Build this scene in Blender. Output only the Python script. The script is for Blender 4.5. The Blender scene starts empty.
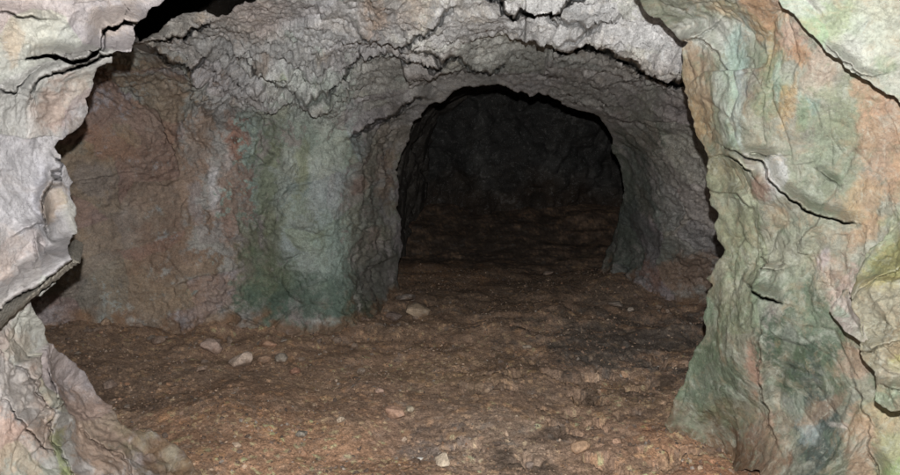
import bpy, math, random
import numpy as np

random.seed(7)
rng = np.random.default_rng(7)
sc = bpy.context.scene
COL = sc.collection

# ------------------------------------------------------------------ camera, world, light
CAM = np.array([0.0, 0.0, 1.4])
PITCH = math.radians(8.62)
FPX = 706.0                       # focal length in survey units (photo 900 wide)
cd = bpy.data.cameras.new('camera'); cam = bpy.data.objects.new('camera', cd); COL.objects.link(cam)
cam.location = CAM; cam.rotation_euler = (math.pi / 2 - PITCH, 0, 0)
cd.lens = 36 * FPX / 900; cd.sensor_width = 36; cd.clip_start = 0.05; cd.clip_end = 200
sc.camera = cam

w = bpy.data.worlds.new('World'); sc.world = w; w.use_nodes = True
w.node_tree.nodes['Background'].inputs[0].default_value = (0.5, 0.55, 0.6, 1)
w.node_tree.nodes['Background'].inputs[1].default_value = 0.002   # underground: no daylight

ld = bpy.data.lights.new('camera_flash', 'SPOT')        # the photographer's flash, on top of the camera
ld.energy = 600; ld.spot_size = math.radians(165); ld.spot_blend = 0.5; ld.shadow_soft_size = 0.012
ld.color = (1.0, 0.98, 0.955)
lo = bpy.data.objects.new('camera_flash', ld); COL.objects.link(lo)
lo.location = (0.01, 0.0, 1.4 + 0.135); lo.rotation_euler = (math.pi / 2 - PITCH, 0, 0)
sc.view_settings.view_transform = 'Standard'; sc.view_settings.look = 'None'
sc.view_settings.exposure = 0.0; sc.view_settings.gamma = 1.0
sc.cycles.max_bounces = 5; sc.cycles.diffuse_bounces = 4

RIGHT = np.array([1.0, 0, 0]); FWD = np.array([0, math.cos(PITCH), -math.sin(PITCH)])
UP = np.array([0, math.sin(PITCH), math.cos(PITCH)])
def unproject(u, v, d):
    u = np.asarray(u, float); v = np.asarray(v, float); d = np.asarray(d, float)
    return CAM + d[..., None] * (FWD + ((u - 450) / FPX)[..., None] * RIGHT + ((237.5 - v) / FPX)[..., None] * UP)
def ground_pt(u, v, z=0.0):
    r = unproject(u, v, np.ones_like(np.asarray(u, float))) - CAM
    t = (z - CAM[2]) / r[..., 2]
    return CAM + r * t[..., None]

# ------------------------------------------------------------------ noise
_r = np.random.default_rng(3)
PERM = _r.permutation(4096).astype(np.int32)
G3 = _r.normal(size=(4096, 3)).astype(np.float32); G3 /= np.linalg.norm(G3, axis=1)[:, None]
R3 = _r.random((4096, 3)).astype(np.float32)
N3 = _r.normal(size=(4096, 3)).astype(np.float32)
def _h(ix, iy, iz):
    return PERM[(PERM[(PERM[ix & 4095] + iy) & 4095] + iz) & 4095]
def pnoise(P):
    P = np.asarray(P, np.float32); i = np.floor(P).astype(np.int32); f = P - i
    s = f * f * f * (f * (f * 6 - 15) + 10)
    out = np.zeros(P.shape[:-1], np.float32)
    for a in (0, 1):
        wx = s[..., 0] if a else 1 - s[..., 0]
        for b in (0, 1):
            wy = s[..., 1] if b else 1 - s[..., 1]
            for c in (0, 1):
                wz = s[..., 2] if c else 1 - s[..., 2]
                g = G3[_h(i[..., 0] + a, i[..., 1] + b, i[..., 2] + c)]
                out += wx * wy * wz * (g[..., 0] * (f[..., 0] - a) + g[..., 1] * (f[..., 1] - b) + g[..., 2] * (f[..., 2] - c))
    return out * 1.5
def fbm(P, f, octs=4, gain=0.5, off=0.0):
    o = 0; a = 1.0
    for k in range(octs):
        o = o + a * pnoise(P * f + off + 17.3 * k); a *= gain; f *= 2.03
    return o
def ridged(P, f, octs=3, off=0.0):
    o = 0; a = 1.0
    for k in range(octs):
        o = o + a * (1 - 2 * np.abs(pnoise(P * f + off + 9.1 * k))); a *= 0.5; f *= 2.1
    return o
def facets(P, f, tilt, jump, off=0.0, curv=.42):
    """broken rock as a continuous envelope of tilted, slightly domed planes; returns displacement in metres, cell random, distance"""
    Q = P.astype(np.float32) * f + off
    i0 = np.floor(Q - 0.5).astype(np.int32)
    best = np.full(Q.shape[:-1], -9.0, np.float32); sec = best.copy(); bid = np.zeros(Q.shape[:-1], np.int32); bd = np.zeros(Q.shape[:-1], np.float32)
    for a in (0, 1):
        for b in (0, 1):
            for c in (0, 1):
                ii = i0 + np.array([a, b, c], np.int32)
                h = _h(ii[..., 0], ii[..., 1], ii[..., 2])
                r = Q - (ii + 0.2 + 0.6 * R3[h]); d = (r * r).sum(-1)
                v = (r * N3[h]).sum(-1) * tilt + (R3[h][..., 0] - .5) * jump - curv * d * d
                m = v > best; sec = np.where(m, best, np.maximum(sec, v))
                best = np.where(m, v, best); bid = np.where(m, h, bid); bd = np.where(m, d, bd)
    facets.gap = best - sec
    return best / f, R3[bid][..., 1], np.sqrt(bd)

def sm(x, a=0.0, b=1.0):
    t = np.clip((x - a) / (b - a), 0, 1); return t * t * (3 - 2 * t)
def lin(c):
    c = np.asarray(c, float) / 255.0
    return np.where(c <= 0.04045, c / 12.92, ((c + 0.055) / 1.055) ** 2.4)

# ------------------------------------------------------------------ outlines
def jitter(pts, amp=0.13, mn=3.5, seed=1, closed=True):
    r = random.Random(seed); pts = [tuple(map(float, p)) for p in pts]
    out = []
    n = len(pts) if closed else len(pts) - 1
    def sub(a, b):
        d = math.dist(a[:2], b[:2])
        if d < mn: return [a]
        t = r.uniform(.35, .65); o = r.uniform(-amp, amp) * min(d, 26) * (1.0 if d > 9 else r.choice((.25, .25, 1.1)))
        nx, ny = -(b[1] - a[1]) / d, (b[0] - a[0]) / d
        m = tuple(a[k] + (b[k] - a[k]) * t for k in range(len(a)))
        m = (m[0] + nx * o, m[1] + ny * o) + m[2:]
        return sub(a, m) + sub(m, b)
    for i in range(n): out += sub(pts[i], pts[(i + 1) % len(pts)])
    if not closed: out.append(pts[-1])
    return out
def sdist_poly(U, V, poly):
    """signed distance to closed polygon, positive inside; with gradient towards the inside"""
    best = np.full(U.shape, 1e9, np.float32); gx = np.zeros(U.shape, np.float32); gy = gx.copy(); ins = np.zeros(U.shape, bool)
    n = len(poly)
    for k in range(n):
        x0, y0 = poly[k][:2]; x1, y1 = poly[(k + 1) % n][:2]
        dx, dy = x1 - x0, y1 - y0; L = dx * dx + dy * dy + 1e-9
        t = np.clip(((U - x0) * dx + (V - y0) * dy) / L, 0, 1)
        ex, ey = U - x0 - t * dx, V - y0 - t * dy; d = ex * ex + ey * ey
        m = d < best; best[m] = d[m]; gx[m] = ex[m]; gy[m] = ey[m]
        if dy != 0:
            c = ((y0 > V) != (y1 > V)) & (U < dx * (V - y0) / dy + x0); ins ^= c
    d = np.sqrt(best); s = np.where(ins, d, -d); q = np.where(ins, 1, -1) / np.maximum(d, 1e-3)
    return s, gx * q, gy * q
def line_dist(U, V, pl):
    """distance to open polyline, side (negative above), and interpolated 3rd value"""
    best = np.full(U.shape, 1e9, np.float32); side = np.zeros(U.shape, np.float32); val = side.copy(); end = np.zeros(U.shape, bool)
    for k in range(len(pl) - 1):
        x0, y0, h0 = pl[k]; x1, y1, h1 = pl[k + 1]
        dx, dy = x1 - x0, y1 - y0; L = dx * dx + dy * dy + 1e-9
        t = np.clip(((U - x0) * dx + (V - y0) * dy) / L, 0, 1)
        ex, ey = U - x0 - t * dx, V - y0 - t * dy; d = ex * ex + ey * ey
        m = d < best
        best[m] = d[m]; side[m] = np.sign(dx * (V - y0) - dy * (U - x0))[m]; val[m] = (h0 + (h1 - h0) * t)[m]
    return np.sqrt(best), side, val

def tps(ctrl):
    c = np.array(ctrl, float); X = c[:, :2] / 100; n = len(c)
    r2 = ((X[:, None] - X[None]) ** 2).sum(-1); K = 0.5 * r2 * np.log(r2 + 1e-12); K[np.diag_indices(n)] = 0.02
    A = np.zeros((n + 3, n + 3)); A[:n, :n] = K; A[:n, n] = 1; A[:n, n + 1:] = X; A[n, :n] = 1; A[n + 1:, :n] = X.T
    b = np.zeros(n + 3); b[:n] = np.log(c[:, 2]); s = np.linalg.solve(A, b)
    def f(U, V):
        o = s[n] + s[n + 1] * U / 100 + s[n + 2] * V / 100
        for k in range(n):
            r2 = (U / 100 - X[k, 0]) ** 2 + (V / 100 - X[k, 1]) ** 2
            o = o + s[k] * 0.5 * r2 * np.log(r2 + 1e-12)
        return np.exp(o)
    return f

# ------------------------------------------------------------------ mesh from arrays
def make_mesh(name, V, F, col=None, normals=None, smooth=True):
    me = bpy.data.meshes.new(name); k = F.shape[1]
    me.vertices.add(len(V)); me.vertices.foreach_set('co', np.asarray(V, np.float32).ravel())
    me.loops.add(F.size); me.loops.foreach_set('vertex_index', F.astype(np.int32).ravel())
    me.polygons.add(len(F)); me.polygons.foreach_set('loop_start', np.arange(0, F.size, k, dtype=np.int32))
    me.polygons.foreach_set('loop_total', np.full(len(F), k, np.int32))
    me.polygons.foreach_set('use_smooth', np.full(len(F), smooth))
    me.update(calc_edges=True)
    if col is not None:
        a = me.color_attributes.new('stain_and_shade', 'FLOAT_COLOR', 'POINT')
        c4 = np.ones((len(V), 4), np.float32); c4[:, :3] = col; a.data.foreach_set('color', c4.ravel())
    if normals is not None:
        me.normals_split_custom_set_from_vertices(normals.tolist())
    return me
def obj(name, me, mat, parent=None, **props):
    o = bpy.data.objects.new(name, me); COL.objects.link(o)
    if mat is not None and not me.materials: me.materials.append(mat)
    if parent is not None: o.parent = parent
    for k, v in props.items(): o[k] = v
    return o
def grid_faces(nv, nu, keep):
    idx = np.arange(nv * nu).reshape(nv, nu)
    F = np.stack([idx[:-1, :-1], idx[1:, :-1], idx[1:, 1:], idx[:-1, 1:]], -1)
    return F[keep]
def vnormals(P, F):
    n = np.cross(P[F[:, 2]] - P[F[:, 0]], P[F[:, 3]] - P[F[:, 1]])
    o = np.zeros_like(P)
    for k in range(4):
        for a in range(3): o[:, a] += np.bincount(F[:, k], n[:, a], len(P))
    return o / np.maximum(np.linalg.norm(o, axis=1), 1e-12)[:, None]

# ------------------------------------------------------------------ materials
def rock_material(name, mottle=0.35, rough=0.8, fine=1.0, vein=0.35, bump=0.5, spec=0.3, tint=(1, 1, 1), rust=(.96, .89, .78), flecks=.35, pale=(.5, .49, .46), hues=()):
    m = bpy.data.materials.new(name); m.use_nodes = True; nt = m.node_tree; N = nt.nodes; L = nt.links
    bs = N['Principled BSDF']; bs.inputs['Specular IOR Level'].default_value = spec
    tc = N.new('ShaderNodeTexCoord'); at = N.new('ShaderNodeAttribute'); at.attribute_name = 'stain_and_shade'
    def noise(s, det=6, r=0.6, dist=0.0, vec=None):
        n = N.new('ShaderNodeTexNoise'); n.inputs['Scale'].default_value = s; n.inputs['Detail'].default_value = det
        n.inputs['Roughness'].default_value = r; n.inputs['Distortion'].default_value = dist
        L.new(vec or tc.outputs['Object'], n.inputs['Vector']); return n
    def ramp(src, a, b, lo, hi):
        r = N.new('ShaderNodeMapRange'); r.inputs[1].default_value = a; r.inputs[2].default_value = b
        r.inputs[3].default_value = lo; r.inputs[4].default_value = hi; L.new(src, r.inputs[0]); return r.outputs[0]
    def mix(mode, fac, a, b):
        x = N.new('ShaderNodeMix'); x.data_type = 'RGBA'; x.blend_type = mode
        for sock, v in ((x.inputs[0], fac), (x.inputs[6], a), (x.inputs[7], b)):
            if hasattr(v, 'links') or hasattr(v, 'is_linked'): L.new(v, sock)
            elif isinstance(v, tuple): sock.default_value = (*v, 1)
            else: sock.default_value = v
        return x.outputs[2]
    c = at.outputs['Color']
    big = noise(3.1, 8, 0.62, 0.6); mid = noise(17, 7, 0.65, 0.3); sml = noise(95, 5, 0.7)
    def grey(sock):
        g = N.new('ShaderNodeCombineColor'); [L.new(sock, g.inputs[k]) for k in range(3)]; return g.outputs[0]
    c = mix('MULTIPLY', 1.0, c, grey(ramp(big.outputs['Fac'], .3, .7, 1 - mottle * .8, 1 + mottle * .45)))
    c = mix('MULTIPLY', 1.0, c, grey(ramp(mid.outputs['Fac'], .3, .7, 1 - mottle, 1 + mottle * .6)))
    c = mix('MULTIPLY', 1.0, c, grey(ramp(sml.outputs['Fac'], .32, .68, 1 - mottle * 1.3 * fine, 1 + mottle * 1.0 * fine)))
    # mineral tints: rusty film in some hollows, pale calcite dust and dark specks elsewhere
    t1 = noise(6.3, 6, 0.7, 1.0)
    c = mix('MULTIPLY', ramp(t1.outputs['Fac'], .52, .72, 0, .6), c, rust)
    t2 = noise(8.7, 8, 0.7, 0.5)
    c = mix('MIX', ramp(t2.outputs['Fac'], .56, .74, 0, .35 * fine), c, (0.42, 0.41, 0.39))
    t3 = noise(26, 8, 0.8, 1.2)
    c = mix('MIX', ramp(t3.outputs['Fac'], .56, .66, 0, flecks), c, pale)
    t4 = noise(33, 8, 0.82, 1.5)
    c = mix('MULTIPLY', ramp(t4.outputs['Fac'], .55, .66, 0, flecks * 1.4), c, (0.45, 0.43, 0.40))
    for sc_, col_, f_ in hues:
        th = noise(sc_, 9, 0.75, 0.8); c = mix('MIX', ramp(th.outputs['Fac'], .52, .64, 0, f_), c, col_)
    # hairline cracks drawn as thin dark lines in the colour
    if vein > 0:
        wv = N.new('ShaderNodeVectorMath'); wv.operation = 'MULTIPLY_ADD'
        L.new(mid.outputs['Color'], wv.inputs[0]); wv.inputs[1].default_value = (.12, .12, .12); L.new(tc.outputs['Object'], wv.inputs[2])
        wv2 = N.new('ShaderNodeVectorMath'); wv2.operation = 'MULTIPLY_ADD'
        L.new(big.outputs['Color'], wv2.inputs[0]); wv2.inputs[1].default_value = (.4, .4, .4); L.new(wv.outputs[0], wv2.inputs[2])
        for sc_, wd in ((4.5, .012), (13, .022)):
            vo = N.new('ShaderNodeTexVoronoi'); vo.feature = 'DISTANCE_TO_EDGE'; vo.inputs['Scale'].default_value = sc_
            L.new(wv2.outputs[0], vo.inputs['Vector'])
            e = ramp(vo.outputs['Distance'], 0.0, wd, vein, 0.0)
            gate = ramp(t2.outputs['Fac'], .42, .56, 1, 0)
            mu = N.new('ShaderNodeMath'); mu.operation = 'MULTIPLY'; L.new(e, mu.inputs[0]); L.new(gate, mu.inputs[1])
            c = mix('MIX', mu.outputs[0], c, (0.035, 0.03, 0.026))
    c = mix('MULTIPLY', 1.0, c, tint)
    L.new(c, bs.inputs['Base Color'])
    L.new(ramp(mid.outputs['Fac'], .3, .7, rough - .14, rough + .1), bs.inputs['Roughness'])
    b1 = N.new('ShaderNodeBump'); b1.inputs['Strength'].default_value = bump; b1.inputs['Distance'].default_value = 0.018
    L.new(noise(38, 9, 0.72, .4).outputs['Fac'], b1.inputs['Height'])
    b2 = N.new('ShaderNodeBump'); b2.inputs['Strength'].default_value = bump * .8; b2.inputs['Distance'].default_value = 0.007
    L.new(noise(150, 6, 0.75).outputs['Fac'], b2.inputs['Height']); L.new(b1.outputs[0], b2.inputs['Normal'])
    L.new(b2.outputs[0], bs.inputs['Normal'])
    return m
M_white = rock_material('pale_limestone', .22, .78, .8, .45, .6, tint=(.81, .81, .805), rust=(.95, .88, .80), pale=(.6, .59, .58))
M_grey = rock_material('grey_limestone', .32, .8, 1.0, .5, .9, flecks=.5, pale=(.5, .5, .5))
M_green = rock_material('copper_stained_rock', .28, .72, .9, .4, .7, .4, flecks=.4, pale=(.36, .37, .33))
M_right = rock_material('green_veined_rock', .24, .72, .9, .45, .6, .4, tint=(.86, .86, .83), flecks=.5, pale=(.52, .55, .50), hues=((7.0, (.16, .23, .155), .4), (9.5, (.42, .30, .20), .35), (12.0, (.50, .53, .48), .4)))
M_soil = rock_material('cave_soil', .34, .88, 1.2, 0, 1.0, .2, flecks=.45, pale=(.34, .27, .20))
M_stone = rock_material('loose_stone_surface', .25, .8, 1.0, 0, .6)

# ------------------------------------------------------------------ painting albedo by stains and some shade, anchored on the surface
def paint(U, V, P, base, patches, warp=10, seed=0.0, sat=.74):
    C = np.empty(U.shape + (3,), np.float32); C[:] = lin(base)
    wu = U + warp * fbm(P, 2.2, 4, .6, 3.3 + seed); wv = V + warp * fbm(P, 2.2, 4, .6, 41.7 + seed)
    n = 0.6 * fbm(P, 5.0, 6, .8, 71.1 + seed)
    for p in patches:
        x, y, rx, ry, ang, col = p[:6]; st = p[6] if len(p) > 6 else 0.85; sf = p[7] if len(p) > 7 else 0.7
        R = max(rx, ry) * 2 + warp * 2
        m = (np.abs(U - x) < R) & (np.abs(V - y) < R)
        if not m.any(): continue
        a = math.radians(ang); du = wu[m] - x; dv = wv[m] - y
        r = np.sqrt(((du * math.cos(a) + dv * math.sin(a)) / rx) ** 2 + ((-du * math.sin(a) + dv * math.cos(a)) / ry) ** 2)
        wgt = st * sm(1 + sf * .5 - r + n[m], 0, sf)
        C[m] = C[m] * (1 - wgt[:, None]) + lin(col) * wgt[:, None]
    g = C.mean(-1, keepdims=True)
    return g + (C - g) * sat

# ------------------------------------------------------------------ rock sheet builder
def rock_sheet(box, step, ctrl, outline, steps=(), rough=(), style=None, base=(150, 150, 150), patches=(),
               rim=0.5, foot=.85, flat=1.0, seed=0.0, jit=.13, holes=(), warp=10, sat=.74, gscale=1.0):
    u0, u1, v0, v1 = box
    # full density where the flash-lit opening is; coarser mesh further round the walls
    us = np.concatenate([np.arange(u0, -12, 3.5), np.arange(max(u0, -12), min(u1, 912) + .1, step), np.arange(914, u1 + .1, 3.5)])
    vs = np.concatenate([np.arange(v0, -12, 3.5), np.arange(max(v0, -12), min(v1, 487) + .1, step), np.arange(489, v1 + .1, 3.5)])
    U, V = np.meshgrid(us, vs); U = U.astype(np.float64); V = V.astype(np.float64)
    s, gx, gy = sdist_poly(U, V, jitter(outline, jit, seed=int(seed * 10) + 5))
    for k, h in enumerate(holes):
        s2, hx, hy = sdist_poly(U, V, jitter(h, jit, seed=77 + k)); s2 = -s2
        m = s2 < s; s = np.where(m, s2, s); gx = np.where(m, -hx, gx); gy = np.where(m, -hy, gy)
    m = np.abs(s) < .62 * step
    U = np.where(m, U - s * gx, U); V = np.where(m, V - s * gy, V); s = np.where(m, 0.0, s)
    D = tps(ctrl)(U, V)
    P0 = unproject(U, V, D)
    tu = np.gradient(P0, axis=1); tv = np.gradient(P0, axis=0); nrm = np.cross(tu, tv)
    nrm /= np.linalg.norm(nrm, axis=-1, keepdims=True)
    sg = np.sign(((CAM - P0) * nrm).sum(-1, keepdims=True)); nrm *= sg
    # steps and cracks
    push = np.zeros_like(U)
    for k, sp in enumerate(steps):
        pl = jitter(sp['line'], sp.get('jit', .16), 3.0, seed=100 + k + int(seed * 10), closed=False)
        dec = sp.get('decay', 60.0); g = sp.get('groove', 1.5)
        xs = [p[0] for p in pl]; ys = [p[1] for p in pl]; R = dec * 2.5
        mm = (U > min(xs) - R) & (U < max(xs) + R) & (V > min(ys) - R) & (V < max(ys) + R)
        if not mm.any(): continue
        d, side, h = line_dist(U[mm], V[mm], pl)
        sd = np.where(side < 0, -d, d)
        up = 1 - sm(sd, -.5, .9)
        push[mm] -= h * up * np.exp(-(d / dec) ** 2) * (1 if sp.get('lip', 1) else 0)
        gw = gscale * g * (0.35 + 1.3 * np.clip(h / max(1e-3, max(p[2] for p in pl)), 0, 1)) * .9
        gd = sp.get('gdepth', .25) * 2.2 * gscale
        push[mm] += gd * np.clip(h * 8, 0, 1) * (1 - sm(np.abs(sd - gw * .6), gw * .5, gw * .5 + 1.0))
    ray = unproject(U, V, np.ones_like(D)) - CAM
    amp = np.ones_like(U)
    for (x, y, rx, ry, a) in rough:
        wgt = sm(1.4 - np.sqrt(((U - x) / rx) ** 2 + ((V - y) / ry) ** 2), 0, .8); amp = amp * (1 - wgt) + a * wgt
    st = dict(cre=1.0, big=.07, f1=.20, f2=.22, f3=.25, fine=.006, mat=np.eye(3), ridge=.01)
    st.update(style or {})
    Q = P0 @ np.asarray(st['mat']).T
    Q = Q + st.get('wp', .035) * np.stack([fbm(Q, 2.0, 3, .5, 5.0 + seed), fbm(Q, 2.0, 3, .5, 15.0), fbm(Q, 2.0, 3, .5, 25.0)], -1)
    Q = Q + 0.007 * np.stack([fbm(Q, 14, 2, .5, 5.0), fbm(Q, 14, 2, .5, 35.0), fbm(Q, 14, 2, .5, 55.0)], -1)
    d1, r1, _ = facets(Q, 2.6, st['f1'], .10, 1.7 + seed, st['f1'] * 1.1); gp1 = facets.gap
    d2, r2, _ = facets(Q, 7.5, st['f2'], .18, 4.1 + seed, st['f2'] * 1.2); gp2 = facets.gap
    d3, r3, _ = facets(Q, 21.0, st['f3'], .22, 9.9 + seed, st['f3'] * 1.3)
    # facets come and go: blend with patches of smooth water-worn rock
    g2 = sm(fbm(P0, 1.7, 3, .5, 61 + seed), -.25, .35); g3 = sm(fbm(P0, 3.1, 3, .5, 81 + seed), -.3, .3)
    g4 = sm(fbm(P0, 2.3, 2, .5, 131 + seed), -.2, .2)
    d2b, r2b, _ = facets(Q, 9.5, st['f2'], .18, 14.1 + seed, st['f2'] * .9)
    disp = st['big'] * fbm(P0, .95, 4, .5, seed) + amp * (-d1 + (d2 * g4 - d2b * (1 - g4)) * (.25 + .75 * g2) - d3 * (.2 + .8 * g3)
            + st['ridge'] * ridged(Q, 5.0, 4, 2.2 + seed) + st['fine'] * fbm(Q, 34, 3, .6, 6.6))
    if st.get('f4'):
        d4, r4, _ = facets(Q, 46.0, st['f4'], .25, 19.9 + seed, st['f4'] * 1.2); disp = disp - amp * d4
    # fractures: narrow, sharp grooves that start and stop
    cr = 0
    for ff, wd, dp, oo in ((1.5, .028, .030, 7.0), (4.2, .04, .016, 27.0), (10.0, .06, .008, 47.0)):
        nz = pnoise(Q * ff * np.array([1, 1, 1.5]) + oo) + .25 * pnoise(Q * ff * 3.1 + oo)
        cr = cr + dp * np.exp(-(nz / wd) ** 2) * sm(pnoise(P0 * ff * .8 + oo * 2), -.15, .2)
    cr = cr * .45 + .022 * np.exp(-(gp1 / .010) ** 2) * sm(pnoise(P0 * 1.9 + 3.3), -.05, .25) + .012 * np.exp(-(gp2 / .014) ** 2) * sm(pnoise(P0 * 3.9 + 8.3), 0, .25)
    disp = disp - st['cre'] * cr * (.4 + .6 * amp)
    cosv = np.abs(((CAM - P0) * nrm).sum(-1)) / np.linalg.norm(CAM - P0, axis=-1)
    disp *= flat * np.clip(cosv * 2.0, .35, 1) * (.35 + .65 * sm(s, 0, 14))
    P = P0 + nrm * disp[..., None] + ray * push[..., None]
    # rim: the edge turns away and under, giving the slab its thickness
    out = np.clip(-s, 0, 4.0 * step) / (4.0 * step)
    rimv = rim * sm(out, 0, 1) ** .8
    P = P + ray * rimv[..., None] + (gx[..., None] * RIGHT - gy[..., None] * UP) * (rimv * .22)[..., None]
    C = paint(U, V, P0, base, patches, warp=warp, seed=seed, sat=sat)
    C *= (1 + .08 * (r2 - .5) + .10 * (r3 - .5))[..., None]
    lum = 1 + .10 * (R3[(r1 * 4095).astype(int) & 4095] - .5); C *= lum
    zz = P[..., 2]; soil = sm(.10 + .16 * fbm(P0, 5.0, 4, .65, 19.0) - zz, -.05, .10) * foot
    C = C * (1 - soil[..., None]) + lin((118, 93, 72)) * soil[..., None]
    keepv = s > -4.01 * step
    k = keepv[:-1, :-1] & keepv[1:, :-1] & keepv[1:, 1:] & keepv[:-1, 1:]
    return dict(U=U, V=V, P=P, C=np.clip(C, .004, .9), keep=k, shape=U.shape)

def emit(sh, name, mat, mask=None, parent=None, nrm=None, **props):
    nv, nu = sh['shape']; keep = sh['keep'] if mask is None else sh['keep'] & mask
    F = grid_faces(nv, nu, keep)
    Vv = sh['P'].reshape(-1, 3); used = np.unique(F); re = np.full(len(Vv), -1, np.int64); re[used] = np.arange(len(used))
    N_ = None if nrm is None else nrm[used]
    me = make_mesh(name, Vv[used], re[F], sh['C'].reshape(-1, 3)[used], N_)
    return obj(name, me, mat, parent, **props)

STEP = 1.0
# ================================================================== BACK: recess wall, ceiling, passage wall round the tunnel mouth
back_ctrl = [
    (145, 40, 4.0), (210, 20, 3.8), (300, 0, 3.6), (450, 0, 3.45), (600, 0, 3.3), (700, 0, 3.1), (300, -60, 3.0), (450, -60, 2.9), (600, -60, 2.8), (450, -230, 2.0), (650, -230, 1.9),
    (200, 60, 4.3), (300, 50, 4.1), (380, 50, 4.05), (450, 45, 4.0), (530, 40, 3.95), (600, 45, 3.8), (680, 60, 3.5),
    (250, 100, 4.55), (320, 110, 4.6), (400, 85, 4.7), (450, 78, 4.75), (500, 80, 4.85), (560, 85, 4.8), (600, 100, 4.9), (650, 110, 4.6), (700, 110, 4.2),
    (350, 132, 4.95), (260, 128, 4.85), (205, 118, 4.8),
    (0, 60, 4.6), (60, 100, 4.8), (120, 90, 4.8), (170, 85, 4.75), (50, 200, 4.75), (150, 200, 4.95), (220, 200, 4.95), (230, 260, 5.0),
    (0, 330, 4.7), (60, 335, 4.8), (150, 320, 5.0), (200, 335, 4.9), (240, 330, 4.9),
    (300, 200, 4.75), (300, 325, 4.95), (355, 200, 5.0), (365, 325, 5.05), (385, 250, 5.6), (400, 180, 5.9), (400, 310, 6.0), (395, 130, 5.5),
    (620, 150, 6.0), (650, 150, 5.2), (700, 150, 4.55), (740, 150, 4.3), (615, 250, 6.8), (650, 230, 5.8), (700, 220, 5.1), (740, 240, 4.9),
    (580, 330, 6.7), (610, 340, 6.5), (625, 290, 6.3), (670, 290, 5.8), (710, 300, 5.6), (760, 310, 5.4), (700, 350, 5.6)]
arch = [(396, 380), (399, 300), (402, 240), (399, 190), (403, 155), (411, 128), (429, 106), (455, 93), (480, 88), (510, 90), (530, 96), (552, 97), (563, 106),
        (586, 113), (600, 118), (609, 132), (613, 150), (619, 168), (622, 190), (617, 225), (606, 250), (598, 270), (592, 380)]
cavity = [(70, -250), (120, 20), (133, 30), (140, 42), (158, 31), (170, 18), (190, 12), (206, 9), (218, 17), (228, 14), (245, 2), (290, -3), (330, -90), (420, -250)]
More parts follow.
